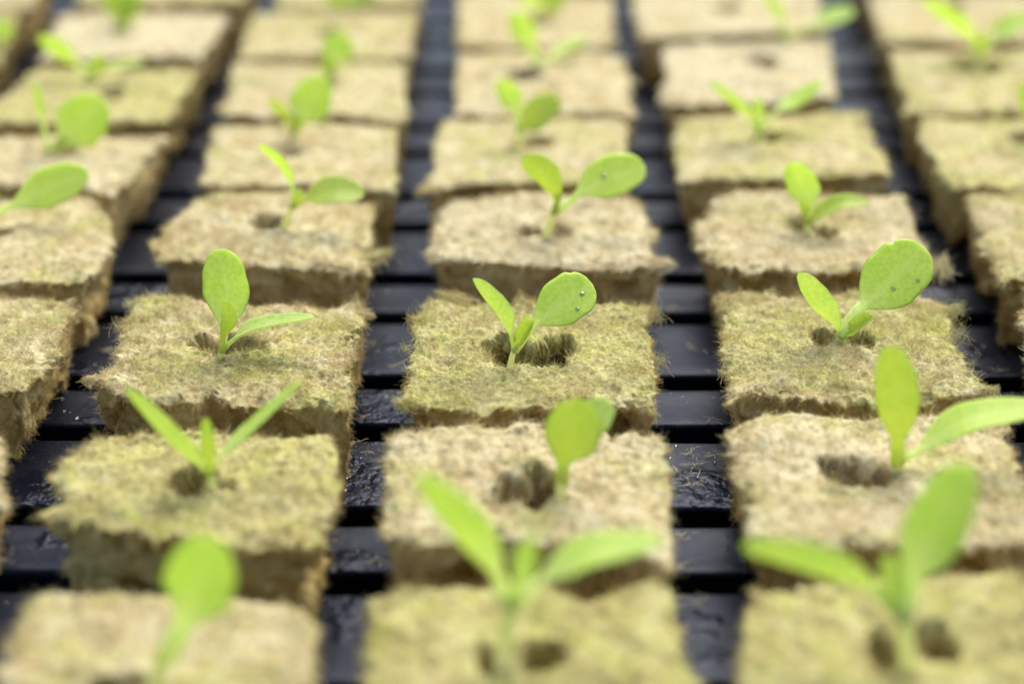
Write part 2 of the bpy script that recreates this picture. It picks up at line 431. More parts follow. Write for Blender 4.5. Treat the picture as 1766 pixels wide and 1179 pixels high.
    # tattered tufts drawn out from some of the rims
    if spikes:
        ex = []
        for (sx, sy, tx, ty, cnt_) in spikes:
            r0 = Z((sx, sy)); yv = r0.y; tp = ony(tx, ty, yv)
            r0 = np.array([r0.x - org.x, r0.y - org.y, top - 0.0004]); tp = np.array([tp.x - org.x, tp.y - org.y, tp.z])
            Ld = np.linalg.norm(tp - r0)
            cnt_ = int(cnt_ * .38); q = rng.normal(0, 1, (cnt_, 3)) * np.array([1, 1, .5]) * (Ld * 0.38 + .0003)
            e_ = (tp - r0) * (rng.random(cnt_) ** 1.3)[:, None] * 1.1 + rng.normal(0, .20, (cnt_, 3)) * Ld
            kk = np.linspace(0, 1, NP)[None, :, None]
            bnd = rng.normal(0, .10, (cnt_, 1, 3)) * Ld * np.sin(np.pi * kk)
            st_ = r0 + q - (tp - r0) * .25
            ex.append(st_[:, None] * (1 - kk) + (r0 + e_)[:, None] * kk + bnd)
        pos = np.concatenate([pos] + ex); nf = len(pos)
    hc = bpy.data.hair_curves.new('fibre_felt'); hc.add_curves([NP] * nf)
    hc.attributes['position'].data.foreach_set('vector', pos.astype(np.float32).ravel())
    rad = np.tile(np.linspace(1, 0.35, NP) * frad, nf) * np.repeat(np.exp(rng.normal(0, 0.35, nf)), NP)
    ra = hc.attributes.get('radius') or hc.attributes.new('radius', 'FLOAT', 'POINT')
    ra.data.foreach_set('value', rad.astype(np.float32))
    cs = np.zeros(nf, dtype=np.float32); cs[:len(side)] = side; cs[:len(side)][inpit] = 1.25  # strands inside pits carry the same painted shade
    ca = hc.attributes.new('cut_side_pit_shade', 'FLOAT', 'CURVE'); ca.data.foreach_set('value', cs)
    hc.materials.append(M_FIB)
    h = bpy.data.objects.new('fibre_felt', hc); col.objects.link(h); h.parent = o
    h['kind'] = 'stuff'; h.color = o.color
    CUBES.append(o)
    return o

HI = dict(res=180, fib=110000, frad=2.1e-5, flen=0.00115)
MID = dict(res=120, fib=48000, frad=3.1e-5, flen=0.0012)
LO = dict(res=70, fib=16000, frad=5.5e-5, flen=0.0012)
CC = 'in the centre column'; LC = 'in the left-centre column'; RC = 'in the right-centre column'
FLC = 'in the far left column'; FRC = 'in the far right column'
# ---- centre column
cube('c1', (640, 1290), (1218, 1290), (1165, 1020), (640, 1030), 'large blurred olive rockwool cube with twin pits, nearest one ' + CC,
     back=((668, 1017), (855, 1000), (930, 1003), (1008, 1032), (1075, 1010), (1127, 996)), left=((622, 1179), (617, 1095)), right=((1205, 1179), (1174, 1068)),
     holes=((845, 1138, 26, 26, .008), (925, 1128, 44, 30, .008)), algae=.85, pale=.1, seed=11, **MID)
cube('c2', (660, 935), (1168, 985), (1140, 752), (660, 752), 'pale rockwool cube with wide torn pit, second from front ' + CC,
     front=((740, 945), (850, 930), (960, 950), (1060, 935)), right=((1166, 900), (1160, 800)), left=((651, 905), (662, 830)), back=((800, 728), (960, 735)),
     holes=((920, 838, 52, 30, .009), (868, 852, 34, 16, .008)), algae=.38, pale=.5, seed=12, **MID)
cube('c3', (682, 692), (1138, 712), (1124, 527), (720, 528), 'sharply focused yellowish rockwool cube carrying the middle seedling with a round leaf',
     front=((740, 700), (830, 716), (905, 706), (1000, 702), (1090, 693)), right=((1137, 650), (1131, 590)), left=((699, 668), (702, 630), (707, 590), (716, 552)),
     back=((745, 510), (775, 506), (800, 524), (885, 524), (896, 508), (910, 511), (940, 524), (1060, 524)),
     holes=((905, 606, 66, 22, .0085), (960, 596, 32, 24, .006), (862, 600, 30, 18, .007)), spikes=((775, 512, 752, 500, 500), (800, 516, 778, 505, 400), (900, 520, 898, 500, 250), (697, 690, 676, 692, 700), (715, 552, 704, 536, 160), (702, 600, 690, 592, 120), (1128, 540, 1138, 524, 300), (1137, 620, 1146, 606, 200)), algae=.72, pale=.25, seed=13, **HI)
cube('c4', (742, 452), (1158, 456), (1112, 343), (772, 345), 'pale rockwool cube with sharp front tip, fourth from front ' + CC,
     front=((900, 458), (1080, 460)), right=((1130, 432), (1128, 395)), left=((740, 425), (747, 385)), back=((900, 334), (1030, 335)),
     holes=((912, 400, 26, 12, .007), (962, 398, 22, 12, .007)), spikes=((1140, 452, 1163, 455, 900), (745, 440, 733, 438, 400)), algae=.22, pale=.75, seed=14, **MID)
cube('c5', (727, 328), (1090, 302), (1083, 203), (765, 207), 'blurred rockwool cube with torn outward corner, fifth from front ' + CC,
     front=((790, 318), (950, 312)), left=((745, 290), (741, 245)), right=((1086, 260),), holes=((915, 243, 32, 10, .008),), spikes=((735, 326, 718, 334, 700),), algae=.5, pale=.35, seed=15, **LO)
cube('c6', (780, 194), (1103, 192), (1078, 92), (787, 92), 'blurred plain beige rockwool cube, sixth from front ' + CC,
     holes=((902, 132, 26, 9, .008),), algae=.3, pale=.4, seed=16, **LO)
cube('c7', (783, 80), (1066, 80), (1058, -12), (788, -12), 'blurred beige rockwool cube with ochre front edge, seventh from front ' + CC,
     holes=((930, 35, 22, 8, .008),), algae=.3, pale=.3, seed=17, **LO)
cube('c8', (790, -28), (1062, -28), (1052, -105), (795, -105), 'blurred rockwool cube at the upper picture edge, farthest ' + CC, seed=18, holes=((925, -70, 22, 8, .008),), **LO)
# ---- column left of centre
cube('l1', (-60, 1285), (545, 1285), (560, 1078), (52, 1028), 'large blurred tan rockwool cube with low seedling pit, nearest one ' + LC,
     back=((200, 1012), (330, 1020), (480, 1030), (520, 1046)), left=((-10, 1180), (5, 1100)), right=((548, 1180), (552, 1100)),
     holes=((215, 1180, 60, 22, .009),), algae=.5, pale=.35, seed=21, **MID)
cube('l2', (66, 884), (560, 935), (578, 742), (165, 748), 'yellow green rockwool cube with round dark pit, second from front ' + LC,
     front=((200, 915), (330, 927), (450, 938)), left=((100, 862), (84, 822), (125, 785)), right=((582, 880), (590, 790)), back=((250, 741), (330, 731), (450, 742)),
     holes=((322, 826, 40, 26, .0095), (390, 828, 18, 8, .004)), algae=.75, pale=.2, seed=22, **MID)
cube('l3', (150, 657), (612, 705), (635, 534), (235, 520), 'sharply focused rockwool cube with jagged front left tip under an upright oval leaf',
     front=((190, 678), (260, 692), (330, 697), (362, 680), (400, 692), (520, 694)), left=((176, 640), (204, 604), (206, 560)), right=((613, 650), (618, 600), (630, 560)),
     back=((262, 507), (340, 517), (450, 522), (560, 523), (618, 515)), holes=((400, 596, 52, 22, .0085), (352, 590, 26, 14, .006), (440, 600, 22, 13, .007)), spikes=((165, 655, 144, 652, 900), (208, 565, 196, 548, 200), (232, 522, 214, 520, 400), (628, 538, 645, 546, 600), (612, 520, 615, 505, 300), (212, 600, 200, 606, 150)), algae=.55, pale=.3, seed=23, **HI)
cube('l4', (268, 444), (640, 468), (650, 345), (335, 340), 'warm ochre rockwool cube with small round pit, fourth from front ' + LC,
     front=((400, 458), (520, 462)), left=((264, 412), (300, 370)), right=((645, 400),), back=((450, 328), (560, 335)),
     holes=((465, 388, 30, 11, .008),), spikes=((650, 440, 676, 432, 900),), algae=.35, pale=.3, seed=24, **MID)
cube('l5', (345, 322), (688, 328), (690, 216), (366, 214), 'blurred beige rockwool cube with slit-like pit, fifth from front ' + LC,
     left=((352, 270),), holes=((500, 264, 24, 7, .008),), algae=.42, pale=.4, seed=25, **LO)
cube('l6', (376, 200), (704, 206), (702, 108), (396, 108), 'blurred pale grey-beige rockwool cube, sixth from front ' + LC,
     holes=((560, 150, 22, 7, .006),), algae=.45, pale=.45, seed=26, **LO)
cube('l7', (404, 100), (712, 100), (722, 18), (432, 20), 'blurred rockwool cube with dark nick, seventh from front ' + LC,
     holes=((565, 58, 22, 8, .008),), algae=.5, pale=.3, seed=27, **LO)
cube('l8', (470, 8), (728, 8), (738, -72), (490, -72), 'blurred brownish rockwool cube at the upper picture edge ' + LC, algae=.4, pale=.1, seed=28, holes=((620, -30, 20, 8, .008),), **LO)
# ---- column right of centre
cube('r1', (1290, 1290), (1905, 1290), (1850, 990), (1292, 1018), 'large blurred olive rockwool cube under forked seedling, nearest one ' + RC,
     back=((1356, 1003), (1500, 990), (1640, 985), (1744, 973)), left=((1262, 1170), (1268, 1119)), right=((1880, 1150),),
     holes=((1525, 1118, 30, 32, .009), (1612, 1110, 38, 28, .008)), algae=.85, pale=.1, seed=31, **MID)
cube('r2', (1282, 925), (1795, 940), (1735, 715), (1243, 745), 'lumpy pale rockwool cube with a ragged pit, second from front ' + RC,
     front=((1340, 945), (1420, 958), (1500, 935), (1600, 955), (1700, 942)), left=((1285, 860), (1262, 795)), right=((1780, 850), (1760, 775)),
     back=((1330, 707), (1500, 717), (1620, 708)), holes=((1480, 808, 52, 24, .0085), (1440, 795, 28, 14, .006)), algae=.4, pale=.5, seed=32, **MID)
cube('r3', (1256, 690), (1718, 676), (1652, 530), (1238, 506), 'sharply focused olive rockwool cube with shaggy right side under the largest leaf',
     front=((1330, 676), (1400, 694), (1550, 697), (1640, 685)), left=((1250, 640), (1244, 590), (1236, 545)), right=((1680, 640), (1655, 598), (1645, 565)),
     back=((1300, 500), (1400, 506), (1500, 497), (1600, 505)), holes=((1425, 585, 28, 16, .0085), (1475, 585, 24, 14, .0085)), spikes=((1640, 536, 1662, 524, 500), (1705, 672, 1722, 668, 800), (1650, 580, 1664, 560, 200), (1245, 512, 1228, 520, 400), (1248, 640, 1238, 636, 160), (1330, 500, 1335, 494, 200)), algae=.68, pale=.35, seed=33, **HI)
cube('r4', (1216, 452), (1625, 466), (1562, 332), (1222, 342), 'pale rockwool cube with wavy scalloped front edge, fourth from front ' + RC,
     front=((1280, 468), (1340, 462), (1400, 476), (1470, 468), (1540, 480)), left=((1208, 415), (1204, 375)), right=((1608, 440), (1582, 385)), back=((1300, 328), (1450, 340)),
     holes=((1380, 388, 24, 14, .008), (1425, 398, 22, 12, .007)), spikes=((1618, 462, 1632, 440, 900),), algae=.32, pale=.55, seed=34, **MID)
cube('r5', (1168, 312), (1540, 300), (1500, 186), (1160, 205), 'blurred greenish rockwool cube with small round pit, fifth from front ' + RC,
     right=((1536, 270), (1512, 230)), left=((1158, 250),), holes=((1327, 236, 20, 11, .009),), algae=.6, pale=.3, seed=35, **LO)
cube('r6', (1140, 182), (1450, 168), (1432, 62), (1142, 78), 'blurred pale rockwool cube with an empty oval pit ' + RC,
     holes=((1313, 110, 28, 10, .010),), algae=.15, pale=.75, seed=36, **LO)
cube('r7', (1100, 66), (1432, 52), (1405, -22), (1092, -18), 'blurred pinkish beige rockwool cube shifted left, seventh from front ' + RC,
     left=((1090, 20),), holes=((1250, 15, 24, 7, .007),), algae=.2, pale=.5, seed=37, **LO)
cube('r8', (1085, -35), (1385, -35), (1365, -110), (1080, -105), 'blurred rockwool cube at the upper picture edge, farthest ' + RC, seed=38, holes=((1230, -75, 22, 8, .008),), **LO)
# ---- far left columns
cube('fl2', (-480, 880), (2, 862), (8, 745), (-410, 745), 'rockwool cube showing only a sliver at the left picture edge, second from front', right=((18, 800),), algae=.4, pale=.7, seed=41, **MID)
cube('fl3', (-400, 685), (48, 672), (126, 516), (-300, 510), 'rockwool cube with furry right side, at left edge beside the focused row',
     right=((75, 640), (104, 592), (128, 552)), back=((-50, 510), (60, 508)), spikes=((120, 545, 134, 556, 600), (120, 520, 130, 514, 300), (90, 610, 104, 612, 300)), algae=.5, pale=.45, seed=42, **HI)
cube('fl4', (-250, 492), (150, 486), (168, 342), (-190, 338), 'rockwool cube with rounded right corner and long seedling leaf at the left edge',
     right=((178, 460), (196, 420), (197, 382)), holes=((-10, 400, 32, 12, .008),), algae=.4, pale=.4, seed=43, **MID)
cube('fl5', (-165, 328), (195, 335), (288, 232), (-85, 232), 'blurred rockwool cube with tattered front right corner, third visible ' + FLC,
     right=((245, 290),), front=((60, 318), (150, 325)), holes=((105, 266, 24, 10, .008),), algae=.25, pale=.45, seed=44, **LO)
cube('fl6', (-60, 216), (290, 212), (352, 112), (60, 120), 'blurred green-stained rockwool cube behind a round seedling leaf ' + FLC,
     back=((100, 114),), holes=((190, 158, 20, 8, .008),), algae=.7, pale=.2, seed=45, **LO)
cube('fl7', (65, 103), (350, 100), (398, 22), (100, 22), 'blurred whitish rockwool cube under a small yellow sprout, upper left', holes=((200, 48, 26, 8, .009),), algae=.15, pale=.75, seed=46, **LO)
cube('fl8', (125, 8), (420, 6), (455, -62), (160, -62), 'blurred olive-beige rockwool cube at the upper left picture edge', algae=.55, pale=.2, seed=47, **LO)
cube('ffl5', (-420, 230), (-70, 225), (-20, 125), (-330, 130), 'blurred rockwool cube glimpsed in the outermost left column, nearer one', algae=.4, pale=.3, seed=51, **LO)
cube('ffl6', (-300, 112), (0, 112), (38, 22), (-230, 22), 'blurred dark green stained rockwool cube in the upper left corner of the picture', holes=((-10, 70, 24, 16, .006),), algae=.9, pale=.1, seed=52, **LO)
cube('ffl7', (-200, 10), (55, 8), (100, -62), (-140, -62), 'blurred tan rockwool cube at the extreme upper left corner', algae=.3, pale=.3, seed=53, **LO)
# ---- far right column
cube('fr2', (1830, 930), (2300, 930), (2240, 735), (1800, 735), 'rockwool cube just beyond the right picture edge, second from front', seed=60, algae=.4, pale=.4, **LO)
cube('fr3', (1785, 685), (2230, 690), (2150, 500), (1768, 492), 'brown rockwool side just showing at the right picture edge, beside the focused row',
     left=((1770, 620), (1757, 550)), algae=.3, pale=.1, seed=61, **MID)
cube('fr4', (1722, 485), (2080, 480), (2000, 330), (1672, 328), 'rockwool cube with grooved brown left side at the right picture edge',
     left=((1708, 440), (1680, 405), (1664, 350)), spikes=((1725, 485, 1722, 470, 100),), algae=.5, pale=.4, seed=62, **MID)
cube('fr5', (1632, 325), (1985, 320), (1918, 202), (1585, 200), 'blurred sage-green rockwool cube with cut-in pit at the right picture edge',
     left=((1606, 280), (1580, 235)), holes=((1765, 236, 28, 11, .007),), algae=.62, pale=.35, seed=63, **LO)
cube('fr6', (1558, 192), (1880, 192), (1840, 88), (1530, 86), 'blurred rockwool cube with wide notched pit below a forked seedling, upper right',
     holes=((1685, 112, 34, 11, .009),), algae=.6, pale=.25, seed=64, **LO)
cube('fr7', (1518, 72), (1820, 74), (1790, -12), (1492, -10), 'blurred beige rockwool cube in the upper right corner of the picture', holes=((1640, 10, 20, 7, .007),), algae=.35, pale=.35, seed=65, **LO)
cube('fr8', (1480, -28), (1770, -28), (1740, -100), (1460, -100), 'blurred rockwool cube at the upper picture edge, farthest ' + FRC, seed=66, **LO)

# ------------------------------------------------------------------ seedlings
def catmull(P, n):
    P = [P[0] * 2 - P[1]] + list(P) + [P[-1] * 2 - P[-2]]
    segs = len(P) - 3; out = []
    for i in range(n + 1):
        t = i / n * segs; k = min(int(t), segs - 1); f = t - k
        a, b, c, d = P[k], P[k + 1], P[k + 2], P[k + 3]
        out.append(0.5 * ((2 * b) + (c - a) * f + (2 * a - 5 * b + 4 * c - d) * f * f + (3 * b - a - 3 * c + d) * f ** 3))
    return out

def blade(name, pts, mat, parent, w, roll=0, pet=0.3, petw=8, cup=0.12, kind='oval', notch=0, wav=0.0, twist=0, seed=0):
    """pts: (px, py, world y) along the midrib. w / petw: apparent full widths in photo pixels."""
    P = catmull([ony(a, b, y) for a, b, y in pts], 70)
    nT = len(P); org = parent.location
    rs = random.Random(seed)
    p1, p2 = rs.random() * 6, rs.random() * 6
    V, F, al, ve = [], [], [], []
    NS = 17                      # points across each face
    sgn = 0
    for i, c in [(int(nT * .6), P[int(nT * .6)])] + list(enumerate(P)):
        t = i / (nT - 1)
        T = (P[min(i + 1, nT - 1)] - P[max(i - 1, 0)]).normalized()
        view = (c - CAM); dep = view.length; view.normalize()
        perp = T.cross(view).normalized(); bk = perp.cross(T).normalized()
        if bk.dot(view) < 0: bk = -bk
        rl = R(roll + twist * t)
        S = (perp * math.cos(rl) + bk * math.sin(rl)).normalized(); N = S.cross(T).normalized()
        if sgn == 0:
            sgn = -1 if N.z < 0 else 1; continue
        N = N * sgn
        px = dep / FPX          # metres per photo pixel here
        hwb = w / 2 * px / max(math.cos(R(roll)), .25); hwp = petw / 2 * px
        if kind == 'stem':
            hw = hwp * (1.0 + 0.25 * (1 - t)); th = hw
        else:
            s = max(0, (t - pet) / (1 - pet))
            if kind == 'oval': f = max(0, 1 - abs(2 * s ** 1.0 - 1) ** 2.3) ** .5 * (0.25 + .75 * sstepf(0, .5, s))
            elif kind == 'spoon':   # widest past the middle, blunt
                f = max(0, 1 - abs(2 * s ** 1.12 - 1) ** 2.3) ** .5 * (0.16 + .84 * sstepf(-.10, .50, s))
            else:               # 'strap': long narrow
                f = (min(1, s * 3.2) ** 0.8) * (max(0, 1 - s ** 5)) ** 0.6
            tipk = max(0.0, 1 - max(0, (t - .97) / .03))
            hw = max(hwb * f, hwp * (1 - sstepf(pet * .9, min(1, pet + .6), t)), 0.00004)
            flat = sstepf(pet * .6, pet + .15, t)
            th = hwp * (1 - flat) + 0.00016 * flat
            th = min(th, hw) * (0.3 + 0.7 * tipk)
            if i == nT - 1: hw = 0.00004; th = 0.00003
        ring = []
        for k in range(NS):
            q = -1 + 2 * k / (NS - 1); ring.append((q, 1))
        for k in range(NS - 2, 0, -1):
            q = -1 + 2 * k / (NS - 1); ring.append((q, -1))
        for (q, sd) in ring:
            prof = math.sqrt(max(0, 1 - q * q))
            fl = 0 if kind == 'stem' else sstepf(pet * .5, pet + .2, t)
            off = th * sd * prof
            cupd = cup * hw * (q * q) * fl
            wv = wav * hw * fl * abs(q) ** 2 * math.sin(t * 17 + p1 + (2.1 if q > 0 else 0))
            mid = -0.00010 * fl * math.exp(-(q * 6) ** 2) * (1 - t)
            edge = 1 + 0.02 * math.sin(t * 31 + p2) * fl
            if notch and q > 0 and kind != 'stem': edge -= notch * math.exp(-((t - .86) / .025) ** 2)
            V.append(c + S * (q * hw * edge) + N * (off + cupd + wv + mid) - org)
            al.append(t)
            v0 = fl * (math.exp(-(q * 8) ** 2) * (1 - .55 * t) + .30 * max(0, math.cos(2 * math.pi * (t * 9 - abs(q) * 1.5))) ** 6 * (1 - abs(q)))
            ve.append(v0)
    n = len(ring)
    for i in range(nT - 1):
        for k in range(n):
            a = i * n + k; b = i * n + (k + 1) % n
            F.append((a, b, b + n, a + n))
    F.append(tuple(range(n))[::-1]); F.append(tuple((nT - 1) * n + k for k in range(n)))
    o = mesh_np(name, [tuple(v) for v in V], F, mat, parent)
    for nm, dat in (('along', al), ('vein', ve)):
        a = o.data.attributes.new(nm, 'FLOAT', 'POINT'); a.data.foreach_set('value', np.array(dat, dtype=np.float32))
    return o
def sstepf(a, b, x):
    if b <= a: return 1.0 if x > a else 0.0
    t = max(0.0, min(1.0, (x - a) / (b - a))); return t * t * (3 - 2 * t)

MM = 0.001
def seedling(label, base, node, sw, leaves, pre=()):
    """base, node in photo pixels; the plant stands on the cube top at the base pixel"""
    b = onz(base[0], base[1], HC)
    e = bpy.data.objects.new('seedling', None); col.objects.link(e)
    e.location = b; e.empty_display_size = 0.005
    e['label'] = label; e['category'] = 'seedling'; e['group'] = 'lettuce seedlings sprouting from the cubes'
    Y = b.y
    r = ray(base[0], base[1])
    # the stem goes on down into the pit
    dn = (base[0] + (base[0] - node[0]) * 0.35, base[1] + abs(base[1] - node[1]) * 0.45 + 8)
    blade('stem', [(dn[0], dn[1], Y + 1 * MM), (*base, Y), *[(p[0], p[1], Y) for p in pre], (*node, Y + 0.3 * MM)], LM['stem'], e, 0, petw=sw, kind='stem')
    for i, lf in enumerate(leaves):
        pts, mat, w = lf[0], lf[1], lf[2]; kw = dict(lf[3]) if len(lf) > 3 else {}
        nm = kw.pop('name', 'cotyledon')
        n = len(pts); dy = kw.pop('dy', 0); dsh = kw.pop('bow', 0)
        st = (node[0], node[1] + 6)
        full = [(st[0], st[1], Y)] + [(p[0], p[1], Y + MM * (dy * (k + 1) / n + dsh * math.sin(math.pi * (k + 1) / (n + 1)))) for k, p in enumerate(pts)]
        blade(nm, full, LM[mat], e, w, seed=i + int(base[0]), petw=kw.pop('petw', sw * 0.95), **kw)
    return e

TL = dict(name='true_leaf')
# focused row
seedling('seedling with round wet leaf leaning right, in the middle of the focused row', (880, 630), (887, 600), 9.5, [
    (((880, 575), (860, 538), (836, 508), (817, 480)), 'lime', 26, dict(roll=58, pet=.22, kind='strap', dy=-2, cup=.5, petw=8)),
    (((910, 574), (934, 549), (985, 512), (1022, 490)), 'green', 84, dict(roll=18, pet=.38, kind='spoon', dy=5, cup=.14, petw=15, notch=.10)),
    (((900, 585), (915, 560), (921, 552)), 'yellow', 24, dict(roll=40, pet=.1, kind='strap', dy=-2, petw=9, cup=.6, **TL))])
seedling('seedling with tall upright oval leaf and low lime leaf stretching right', (380, 624), (383, 600), 11, [
    (((388, 565), (392, 520), (386, 470), (374, 430)), 'green', 78, dict(roll=12, pet=.16, kind='oval', dy=5, cup=.12, petw=13)),
    (((400, 588), (430, 568), (480, 556), (543, 547)), 'lime', 20, dict(roll=66, pet=.28, kind='strap', dy=2, cup=.3, petw=8)),
    (((384, 575), (391, 545), (388, 518)), 'yellow', 27, dict(roll=30, pet=.15, kind='oval', dy=-3, petw=12, cup=.5, **TL))])
seedling('seedling with the largest round leaf at right and a drooping oval left leaf', (1444, 597), (1450, 575), 11, [
    (((1440, 556), (1418, 530), (1396, 498), (1382, 470)), 'lime', 40, dict(roll=42, pet=.06, kind='oval', dy=-2, cup=.3, petw=8)),
    (((1474, 541), (1504, 513), (1555, 465), (1592, 424)), 'green', 104, dict(roll=10, pet=.33, kind='spoon', dy=5, cup=.12, petw=21, notch=.14)),
    (((1470, 573), (1491, 557), (1507, 546)), 'yellow', 22, dict(roll=45, pet=.1, kind='strap', dy=-3, petw=12, cup=.7, **TL))])
# fourth row
seedling('seedling with wide green right leaf and yellow left leaf, on the pale centre cube', (940, 412), (956, 362), 11, [
    (((960, 345), (945, 310), (925, 288), (902, 271)), 'yellow', 46, dict(roll=30, pet=.14, kind='oval', dy=-2, cup=.2, petw=13)),
    (((980, 350), (1010, 325), (1060, 303), (1113, 288)), 'green', 72, dict(roll=22, pet=.36, kind='spoon', dy=4, cup=.12, petw=12)),
    (((962, 345), (966, 334)), 'yellow', 14, dict(roll=10, pet=.2, dy=-2, petw=9, **TL))])
seedling('seedling with a thin curved left leaf and flat yellow-green right leaf, on the ochre cube', (487, 400), (505, 352), 10, [
    (((503, 318), (482, 280), (446, 250)), 'green', 18, dict(roll=64, pet=.25, kind='strap', dy=3, petw=9)),
    (((530, 342), (575, 330), (628, 336)), 'yellow', 48, dict(roll=40, pet=.22, kind='oval', dy=-1, cup=.2, petw=10)),
    (((512, 340), (520, 328)), 'yellow', 16, dict(roll=20, pet=.2, dy=-2, petw=8, **TL))])
seedling('seedling with bent-over oval leaf and yellow right leaf, on the scalloped cube', (1392, 403), (1393, 380), 11, [
    (((1396, 352), (1385, 318), (1360, 282)), 'green', 54, dict(roll=24, pet=.16, kind='oval', dy=4, cup=.15, petw=13)),
    (((1410, 372), (1450, 352), (1498, 350)), 'yellow', 27, dict(roll=50, pet=.15, kind='strap', dy=-2, cup=.3, petw=10)),
    (((1388, 362), (1385, 346)), 'yellow', 18, dict(roll=10, pet=.15, dy=-3, petw=10, **TL))])
seedling('seedling at the left picture edge with a long oval leaf pointing right', (-28, 392), (-15, 368), 11, [
    (((20, 355), (85, 324), (153, 300)), 'green', 66, dict(roll=22, pet=.30, kind='oval', dy=2, petw=12)),
    (((-14, 350), (-2, 334)), 'yellow', 14, dict(roll=30, pet=.2, dy=-2, petw=9)),
    (((-40, 340), (-75, 310)), 'green', 40, dict(roll=30, pet=.2, dy=2, petw=9))])
# fifth row
seedling('blurred seedling with green left and yellow right leaf above the torn-corner cube', (895, 252), (895, 218), 13, [
    (((890, 190), (880, 165), (860, 138)), 'green', 40, dict(roll=25, pet=.18, kind='oval', dy=3, petw=12)),
    (((908, 215), (935, 190), (968, 175)), 'yellow', 52, dict(roll=20, pet=.10, kind='oval', dy=-2, petw=12))])
seedling('blurred seedling with a round green leaf and small yellow leaf, on the slit-pitted cube', (503, 238), (508, 222), 10, [
    (((492, 200), (478, 184), (464, 170)), 'yellow', 18, dict(roll=40, pet=.10, kind='strap', dy=-2, petw=11)),
    (((522, 204), (536, 178), (560, 132)), 'green', 70, dict(roll=12, pet=.14, kind='oval', dy=3, petw=14)),
    (((513, 212), (520, 204)), 'yellow', 22, dict(roll=10, pet=.1, dy=-2, petw=12, **TL))])
seedling('blurred three-pronged seedling with narrow leaves, on the greenish cube', (1310, 242), (1308, 222), 12, [
    (((1290, 198), (1262, 172), (1224, 140)), 'lime', 19, dict(roll=55, pet=.2, kind='strap', dy=-1, petw=11)),
    (((1335, 196), (1370, 176), (1418, 140)), 'green', 26, dict(roll=50, pet=.34, kind='oval', dy=6, petw=7)),
    (((1308, 200), (1308, 168)), 'lime', 20, dict(roll=20, pet=.2, kind='oval', dy=-2, petw=14, **TL))])
seedling('blurred seedling with one round leaf and one thin upright leaf, upper left', (80, 272), (84, 262), 12, [
    (((76, 220), (66, 180), (60, 142)), 'green', 14, dict(roll=60, pet=.4, kind='strap', dy=2, petw=9)),
    (((110, 242), (140, 212), (178, 172)), 'green', 84, dict(roll=5, pet=.20, kind='spoon', dy=4, petw=14)),
    (((100, 250), (116, 238)), 'yellow', 16, dict(roll=30, pet=.1, dy=-2, petw=12, **TL))])
# sixth row
seedling('blurred seedling showing one stubby green leaf over a yellow one, behind the slit-pitted cube', (572, 132), (572, 124), 12, [
    (((576, 105), (584, 80), (594, 58)), 'green', 54, dict(roll=5, pet=.1, kind='oval', dy=3, petw=14)),
    (((568, 118), (562, 104)), 'yellow', 34, dict(roll=5, pet=.1, kind='oval', dy=-2, petw=14))])
seedling('blurred pale seedling leaning left over the plain centre cube', (928, 120), (928, 104), 15, [
    (((916, 78), (902, 50), (884, 22)), 'green', 42, dict(roll=20, pet=.16, kind='oval', dy=2, petw=15)),
    (((950, 98), (978, 82), (1012, 64)), 'green', 16, dict(roll=60, pet=.3, kind='strap', dy=8, petw=7))])
seedling('blurred seedling with long stalked leaf reaching over the black gap, upper right', (1358, 72), (1356, 56), 11, [
    (((1346, 34), (1334, 8), (1318, -16)), 'lime', 18, dict(roll=55, pet=.2, kind='strap', dy=0, petw=9)),
    (((1385, 50), (1425, 34), (1474, 18)), 'green', 30, dict(roll=45, pet=.42, kind='oval', dy=4, petw=7))])
seedling('blurred seedling with leaves splayed low to both sides, upper left', (152, 142), (156, 126), 11, [
    (((130, 108), (100, 84), (66, 66)), 'green', 30, dict(roll=35, pet=.2, kind='oval', dy=2, petw=12)),
    (((195, 115), (250, 105)), 'lime', 12, dict(roll=60, pet=.3, kind='strap', dy=6, petw=7)),
    (((166, 116), (180, 100)), 'yellow', 30, dict(roll=20, pet=.1, kind='oval', dy=-2, petw=13, **TL))])
seedling('blurred forked seedling standing in the wide notched pit, upper right', (1690, 110), (1690, 92), 13, [
    (((1672, 62), (1640, 30), (1592, 0)), 'green', 28, dict(roll=40, pet=.2, kind='strap', dy=3, petw=11)),
    (((1712, 68), (1740, 46), (1785, 26)), 'green', 34, dict(roll=40, pet=.25, kind='oval', dy=3, petw=9)),
    (((1692, 76), (1694, 54)), 'yellow', 22, dict(roll=10, pet=.1, kind='oval', dy=-2, petw=13, **TL))])
seedling('yellow seedling tip at the right picture edge in the cut-in pit', (1782, 245), (1784, 222), 12, [
    (((1778, 190), (1766, 142)), 'yellow', 32, dict(roll=20, pet=.15, kind='oval', dy=0, petw=12)),
    (((1800, 190), (1835, 160)), 'green', 30, dict(roll=20, pet=.15, kind='oval', dy=0, petw=12))])
# far row
seedling('blurred single yellow sprout on the whitish cube, upper left', (213, 55), (212, 44), 16, [
    (((211, 26), (208, 4), (204, -22)), 'yellow', 60, dict(roll=5, pet=.05, kind='oval', dy=1, petw=22)),
    (((222, 20), (236, -15)), 'green', 36, dict(roll=15, pet=.1, kind='oval', dy=2, petw=12))])
seedling('blurred yellow sprout at the upper picture edge, left of the centre column', (596, 22), (596, 10), 14, [
    (((580, -5), (560, -30)), 'yellow', 40, dict(roll=15, pet=.1, dy=0, petw=14)),
    (((612, -5), (640, -26)), 'green', 44, dict(roll=15, pet=.1, dy=2, petw=12))])
seedling('blurred lime sprout cut by the upper picture edge ' + CC, (935, 32), (938, 16), 11, [
    (((922, 6), (905, -14)), 'green', 30, dict(roll=25, pet=.2, dy=0, petw=10)),
    (((950, 6), (968, -10)), 'yellow', 46, dict(roll=15, pet=.1, dy=-1, petw=10))])
